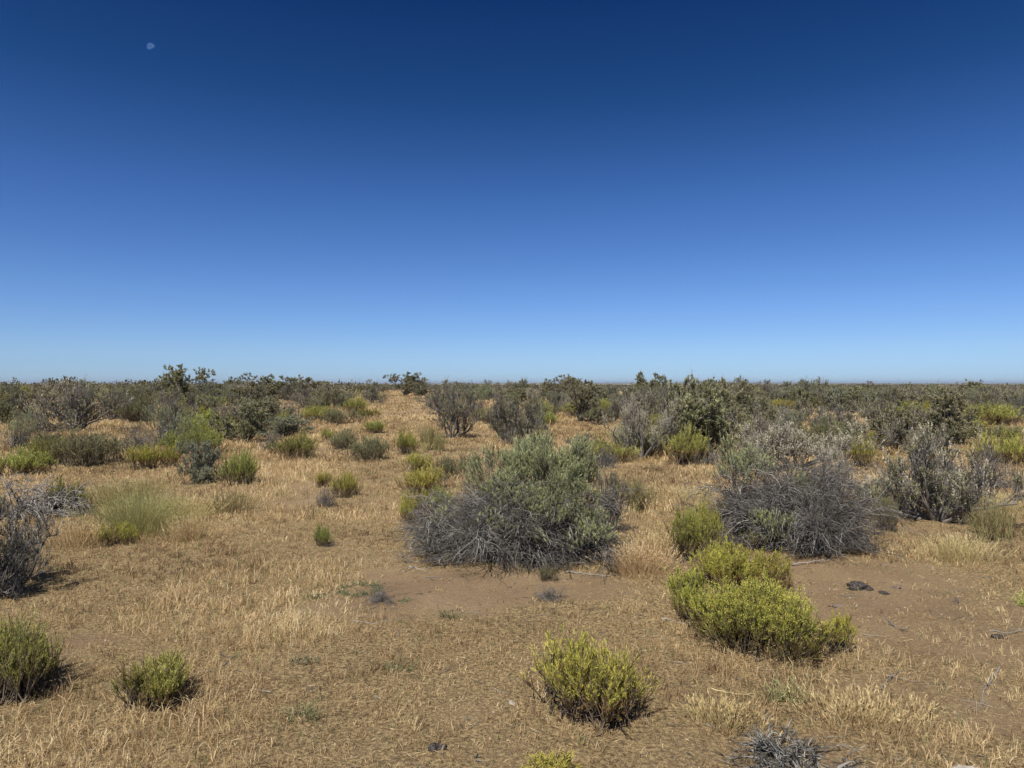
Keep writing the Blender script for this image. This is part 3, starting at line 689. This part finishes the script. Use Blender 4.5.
stick([(458, 552, .03), (464, 558, .01), (470, 563, 0)], .008, M['silver'], 'short pale forked stick poking from the left foot of the central mound', twigs=3, seed=3)
stick([(410, 568, 0), (422, 571, 0), (430, 569, 0)], .007, M['silver'], 'crooked grey stick on bare soil left of the central mound', seed=4)
stick([(432, 567, 0), (450, 563, 0), (466, 561, .01)], .005, M['silver'], 'thin grey stick lying against the short forked one', seed=14)
stick([(352, 622, 0), (375, 624, 0), (402, 620, 0)], .004, M['silver'], 'long thin grey twig across the bare soil patch', seed=5)
stick([(566, 573, .01), (585, 575, 0), (611, 577, 0)], .007, M['silver'], 'pale stick lying at the right foot of the central mound', seed=6)
stick([(662, 620, 0), (672, 621, 0), (682, 625, 0)], .009, M['silver'], 'grey stick end beside the dark rabbitbrush', twigs=2, seed=7)
stick([(780, 568, .01), (805, 565, .01), (830, 562, .02)], .008, M['silver'], 'fallen grey branch along the front of the dark twig mound', seed=8)
stick([(885, 618, 0), (893, 628, 0), (903, 632, 0)], .006, M['twig'], 'dark crooked twig on the soil below the pitted rocks', seed=9)
stick([(990, 632, 0), (1010, 636, .01), (1030, 630, .02)], .005, M['twig'], 'dark branch on the ground at the right edge', seed=10)
stick([(1000, 670, 0), (985, 690, 0), (978, 712, 0)], .005, M['twig'], 'dark thin twig running toward the camera at the lower right', seed=11)
stick([(712, 690, 0), (735, 697, .01), (760, 694, 0)], .003, M['grass'], 'straw-coloured bent stalk lying right of the nearest rabbitbrush', seed=12, twigs=6)
stick([(880, 690, 0), (892, 680, .02), (900, 672, 0)], .004, M['twig'], 'curved dark twig in the grass right of the rabbitbrush clump', seed=13)
stick([(760, 748, 0), (772, 742, .03), (790, 745, .02)], .005, M['silver'], 'pale bleached twig across the dark twig heap at the bottom', seed=15)

def weed(px, py, rx, ry, n, mat, label, seed, hgt=.05, ring=False, name='weed'):
    rng = np.random.default_rng(seed); x, y = ground_at(px, py)
    az = rng.uniform(0, 2*PI, n); r = np.sqrt(rng.uniform(.45 if ring else 0, 1, n)); ox = r*np.cos(az)*rx; oy = r*np.sin(az)*ry
    S = np.stack([ox, oy, height(x+ox, y+oy)-float(height(x, y))], 1)
    D = nrm(np.stack([rng.normal(0, .8, n), rng.normal(0, .8, n), np.ones(n)*.7], 1)); P = grow(S, D, rng.uniform(.5, 1.2, n)*hgt, 4, .2, (0, 0, -.1), rng)
    A = Acc(); A.tubes(P, taper(n, 4, np.full(n, .0015), .001), 3, rng.random(n))
    i, p, tg = spawn(P, 8, .1, 1, rng); A.leaves(p, nrm(tg+.9*rdir(len(p), rng)), rng.uniform(.008, .02, len(p)), np.full(len(p), .005), rng.uniform(.3, .9, len(p)), rng)
    o = link(name, A.mesh(name, mat)); o.location = (x, y, float(height(x, y))); tag(o, label, 'weed'); return o
weed(360, 592, .19, .16, 120, M['weed'], 'ring of low green weeds on the bare soil left of the central mound', 1, ring=True)
weed(405, 602, .05, .03, 14, M['weed'], 'single small green weed on the bare soil patch', 2)
weed(318, 598, .10, .06, 30, M['weed'], 'straggling green weeds at the left edge of the bare soil', 3)
weed(448, 617, .05, .03, 26, M['olive'], 'little upright dull weed at the lower edge of the bare soil', 4, .09)
weed(302, 664, .10, .05, 50, M['sage'], 'flat grey-green weed in the grass at the left of centre', 5, .05)
weed(305, 720, .06, .05, 45, M['olive'], 'small yellowish green weed low in the foreground grass', 6, .10)
weed(790, 700, .10, .06, 70, M['sagegreen'], 'grey-green upright weed tuft below the rabbitbrush clump', 7, .13)
weed(400, 672, .08, .05, 40, M['olive'], 'faint green weed patch in the centre foreground grass', 8, .07)
weed(1026, 606, .05, .05, 50, M['green'], 'green sprig at the very right edge beside bare soil', 9, .12)

def crumbs():
    rng = np.random.default_rng(31); n = 15000; y = 2.4+10*rng.random(n)**1.5; x = rng.uniform(-1, 1, n)*(.78*y+.5)
    k = rng.random(n) < .25+.75*bare(x, y); x, y = x[k], y[k]; n = len(x); r = .0022+.010*rng.random(n)**5
    o = np.array([[1, 0, 0], [-.5, .87, 0], [-.5, -.87, 0], [0, 0, .9], [.3, .5, .5]])
    R_ = rng.uniform(.6, 1.3, (n, 5, 1)); a = rng.uniform(0, 6.28, n); c, s_ = np.cos(a)[:, None], np.sin(a)[:, None]
    V = o[None]*R_*r[:, None, None]; V = np.stack([V[..., 0]*c-V[..., 1]*s_+x[:, None], V[..., 0]*s_+V[..., 1]*c+y[:, None], V[..., 2]+height(x, y)[:, None]-.001], -1).reshape(-1, 3)
    f = np.array([[0, 4, 3], [0, 1, 4], [1, 3, 4], [1, 2, 3], [2, 0, 3]]); T = (5*np.arange(n)[:, None, None]+f[None]).reshape(-1, 3)
    return mk('soil_crumbs', V, None, T, M['crumb'], {'tint': np.repeat(rng.random(n), 5)})
M['crumb'] = plant_mat('soil_crumb', [(0, (.12, .085, .06)), (.6, (.27, .19, .13)), (1, (.45, .37, .28))], 0, 0)
tag(link('soil_crumbs', crumbs()), 'loose crumbs of soil and grit scattered over the ground', 'soil crumbs', kind='stuff')
def debris():
    rng = np.random.default_rng(33); n = 3600; y = 2.5+11*rng.random(n)**1.3; x = rng.uniform(-1, 1, n)*(.78*y+.5)
    near = np.zeros(n)
    for a, b, c in TAKEN[:60]: near = np.maximum(near, np.exp(-(np.maximum(np.hypot(x-a, y-b)-c, 0)/.28)**2))
    k = rng.random(n) < .10+.25*bare(x, y)+.9*near; x, y = x[k], y[k]; n = len(x)
    a = rng.uniform(0, 6.28, n); D = np.stack([np.cos(a), np.sin(a), rng.normal(0, .06, n)], 1)
    P = grow(np.stack([x, y, height(x, y)+.004], 1), D, .03+.16*rng.random(n)**2.2, 5, .22, (0, 0, 0), rng); P[..., 2] = height(P[..., 0], P[..., 1])+.003+.01*rng.random((n, 1))
    A = Acc(); A.tubes(P, taper(n, 5, .0012+.0028*rng.random(n)**2, .0008), 4, rng.random(n)); return A.mesh('twig_litter', M['twig'])
tag(link('twig_litter', debris()), 'fine broken grey twigs littering the ground around the shrubs', 'twig litter', kind='stuff')

# ------------------------------------------------------------------ golden bunch grass tufts
def bunch(px, py, wpx, hm, n, tint, label, seed, mat='grass'):
    rng = np.random.default_rng(seed); x, y = ground_at(px, py); w = wpx*y/F
    ox = rng.normal(0, w*.25, n); oy = rng.normal(0, w*.2, n)
    S = np.stack([ox, oy, height(x+ox, y+oy)-float(height(x, y))-.004], 1)
    D = nrm(np.stack([ox/w+rng.normal(0, .25, n), oy/w+rng.normal(0, .25, n), np.ones(n)], 1))
    P = grow(S, D, hm*rng.uniform(.5, 1.1, n), 5, .05, (0, 0, -.04), rng); A = Acc()
    A.tubes(P, taper(n, 5, np.full(n, .0016), .0009), 3, np.clip(tint+rng.normal(0, .08, n), 0, .89))
    i, p, tg = spawn(P, 7, .7, 1, rng); A.leaves(p, nrm(tg+.35*rdir(len(p), rng)), rng.uniform(.012, .03, len(p)), np.full(len(p), .004), np.clip(tint+.1+rng.normal(0, .08, len(p)), 0, .89), rng)
    o = link('bunch_grass', A.mesh('bunch_grass', M[mat])); o.location = (x, y, float(height(x, y))); tag(o, label, 'grass tuft', 'golden bunch grass tufts'); return o
bunch(638, 572, 56, .22, 650, .66, 'golden grass tuft between the central mound and the rabbitbrush clump', 1)
bunch(655, 556, 44, .22, 380, .66, 'golden grass tuft just behind the one right of the central mound', 2)
bunch(985, 510, 44, .25, 400, .74, 'golden grass tuft at the right foot of the gnarled sagebrush', 3)
bunch(500, 548, 30, .12, 80, .6, 'thin straw tuft at the front foot of the central mound', 4)
bunch(960, 560, 60, .22, 350, .66, 'straw-coloured grass tuft below the gnarled sagebrush', 5)
bunch(175, 520, 60, .30, 500, .60, 'tall straw grass tuft right of the greenish tall tuft', 6)
bunch(140, 532, 74, .42, 1100, .5, 'large greenish tuft of tall thin grass at the left', 8, 'wisp')
bunch(132, 505, 60, .36, 600, .3, 'second tall greenish tuft just behind the large one at the left', 9, 'wisp')
bunch(192, 540, 40, .26, 320, .62, 'loose straw tuft between the greenish tall tuft and the open grass', 10)
bunch(230, 512, 46, .28, 380, .2, 'greenish straw tuft below the pale grey-green sagebrush', 11, 'wisp')
bunch(75, 545, 50, .26, 350, .66, 'straw tuft above the hard shadow at the left', 12)
bunch(600, 500, 34, .2, 200, .7, 'straw tuft at the right flank of the central mound', 13)
bunch(690, 500, 60, .2, 300, .74, 'golden tuft in the clearing left of the dark twig mound', 14)
bunch(720, 725, 60, .10, 200, .55, 'upright straw tuft right of the nearest rabbitbrush', 15)
bunch(860, 720, 110, .10, 300, .6, 'golden grass tuft below the small upright rabbitbrush', 16)
bunch(105, 505, 50, .28, 350, .62, 'tall straw grass tuft left of the greenish tall tuft', 7)

# ------------------------------------------------------------------ hills on the horizon
hx = np.linspace(-17000, 17000, 220); hr = []
for j, (yy, f) in enumerate([(17000, 0), (17600, 1), (19000, .9), (20500, 0)]):
    z = (18+46*fbm(hx/5200+3, hx*0+j*.1, 4)*sst(-16000, 9000, hx))*f-6
    hr.append(np.stack([hx, np.full_like(hx, yy), z], 1))
hv = np.concatenate(hr); k = len(hx); ii = np.arange(4*k).reshape(4, k)
hq = np.stack([ii[:-1, :-1], ii[:-1, 1:], ii[1:, 1:], ii[1:, :-1]], -1).reshape(-1, 4)
hill = link('hills', mk('hills', hv, hq, None, noisy_mat('hill_cover', (.16, .14, .09), (.28, .23, .15), .004, .1), None, True)); tag(hill, kind='structure')

# ------------------------------------------------------------------ sun direction, sky, moon
SAZ, SEL = math.radians(-153), math.radians(55)       # azimuth from +Y, negative = left
sd = Vector((math.cos(SEL)*math.sin(SAZ), math.cos(SEL)*math.cos(SAZ), math.sin(SEL)))
sl = bpy.data.lights.new('sun', 'SUN'); sl.energy = 4.7; sl.angle = math.radians(.53); sl.color = (1, .95, .87)
so = bpy.data.objects.new('sun', sl); C.objects.link(so); so.rotation_euler = sd.to_track_quat('Z', 'Y').to_euler(); so.location = (0, 0, 50)
wd = bpy.data.worlds.new('World'); SC.world = wd; wd.use_nodes = True; nt = wd.node_tree
bg = nt.nodes['Background']; bg.inputs['Strength'].default_value = .14
sky = nt.nodes.new('ShaderNodeTexSky'); sky.sky_type = 'NISHITA'; sky.sun_disc = False
sky.sun_elevation = SEL; sky.sun_rotation = SAZ; sky.altitude = 1300; sky.air_density = 1.0; sky.dust_density = .3; sky.ozone_density = 3
# deepen the clear dry-air blue overhead
tc = nt.nodes.new('ShaderNodeTexCoord'); sx = nt.nodes.new('ShaderNodeSeparateXYZ'); nt.links.new(tc.outputs['Generated'], sx.inputs[0])
rp = ramp(nt, [(0, (.33, .46, .74)), (.02, (.337, .466, .728)), (.0436, (.36, .475, .70)), (.1132, (.315, .435, .665)), (.2468, (.19, .33, .56)), (.3675, (.0726, .203, .378)), (.475, (.0294, .138, .313)), (.62, (.09, .14, .23)), (1, (.19, .21, .25))])
nt.links.new(sx.outputs['Z'], rp.inputs[0])
mx = nt.nodes.new('ShaderNodeMix'); mx.data_type = 'RGBA'; mx.blend_type = 'MULTIPLY'; mx.inputs['Factor'].default_value = 1
nt.links.new(sky.outputs[0], mx.inputs['A']); nt.links.new(rp.outputs[0], mx.inputs['B']); nt.links.new(mx.outputs['Result'], bg.inputs['Color'])

# thin desert air
bm = bmesh.new(); bmesh.ops.create_cube(bm, size=1)
for v in bm.verts: v.co = Vector((v.co.x*44000, v.co.y*42400, -7.5 if v.co.z < 0 else 62))
me = bpy.data.meshes.new('haze'); bm.to_mesh(me); bm.free(); hm = bpy.data.materials.new('thin_haze'); hm.use_nodes = True; nt2 = hm.node_tree; nt2.nodes.clear()
pv = nt2.nodes.new('ShaderNodeVolumePrincipled'); pv.inputs['Density'].default_value = HAZE; pv.inputs['Color'].default_value = (.72, .84, 1, 1); pv.inputs['Anisotropy'].default_value = .2
nt2.links.new(pv.outputs[0], nt2.nodes.new('ShaderNodeOutputMaterial').inputs['Volume']); me.materials.append(hm)
tag(link('haze', me), 'thin haze of dry desert air', 'haze', kind='stuff')

# daytime moon: cap cut to the gibbous phase, its sunlight put in as emission
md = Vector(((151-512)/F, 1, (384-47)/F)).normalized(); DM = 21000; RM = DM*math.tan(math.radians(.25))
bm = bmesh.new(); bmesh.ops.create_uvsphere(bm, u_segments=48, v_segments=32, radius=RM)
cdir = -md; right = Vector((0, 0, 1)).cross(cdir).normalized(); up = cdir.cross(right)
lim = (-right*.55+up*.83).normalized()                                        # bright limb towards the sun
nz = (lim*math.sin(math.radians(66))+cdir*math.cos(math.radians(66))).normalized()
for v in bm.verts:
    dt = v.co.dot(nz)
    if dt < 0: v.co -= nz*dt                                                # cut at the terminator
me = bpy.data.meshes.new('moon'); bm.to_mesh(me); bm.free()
mm = bpy.data.materials.new('moon_glow'); mm.use_nodes = True; nt = mm.node_tree; nt.nodes.clear(); N = nt.nodes.new; L = nt.links.new
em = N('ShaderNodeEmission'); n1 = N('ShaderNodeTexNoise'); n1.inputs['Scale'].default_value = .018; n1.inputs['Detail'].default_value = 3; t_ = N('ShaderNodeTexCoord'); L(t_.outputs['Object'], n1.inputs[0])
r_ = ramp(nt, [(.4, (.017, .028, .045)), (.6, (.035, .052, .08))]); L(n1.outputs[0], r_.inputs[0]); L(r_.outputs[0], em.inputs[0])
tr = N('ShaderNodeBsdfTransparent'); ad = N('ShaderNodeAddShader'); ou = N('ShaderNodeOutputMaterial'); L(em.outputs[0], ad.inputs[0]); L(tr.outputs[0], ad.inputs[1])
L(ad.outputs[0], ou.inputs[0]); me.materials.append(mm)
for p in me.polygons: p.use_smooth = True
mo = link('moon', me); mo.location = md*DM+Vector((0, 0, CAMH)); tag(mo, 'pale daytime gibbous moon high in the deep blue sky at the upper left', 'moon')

# ------------------------------------------------------------------ camera and view
cam = bpy.data.cameras.new('camera'); co = bpy.data.objects.new('camera', cam); C.objects.link(co); SC.camera = co
cam.sensor_width = 36; cam.lens = F/1024*36; cam.clip_start = .05; cam.clip_end = 60000
co.location = (0, 0, CAMH); co.rotation_euler = (PI/2, 0, 0)
vs = SC.view_settings; vs.view_transform = 'Standard'; vs.look = 'None'; vs.gamma = 1; vs.exposure = 0.2; vs.use_curve_mapping = False
SC.cycles.max_bounces = 5; SC.cycles.diffuse_bounces = 3; SC.cycles.transparent_max_bounces = 8
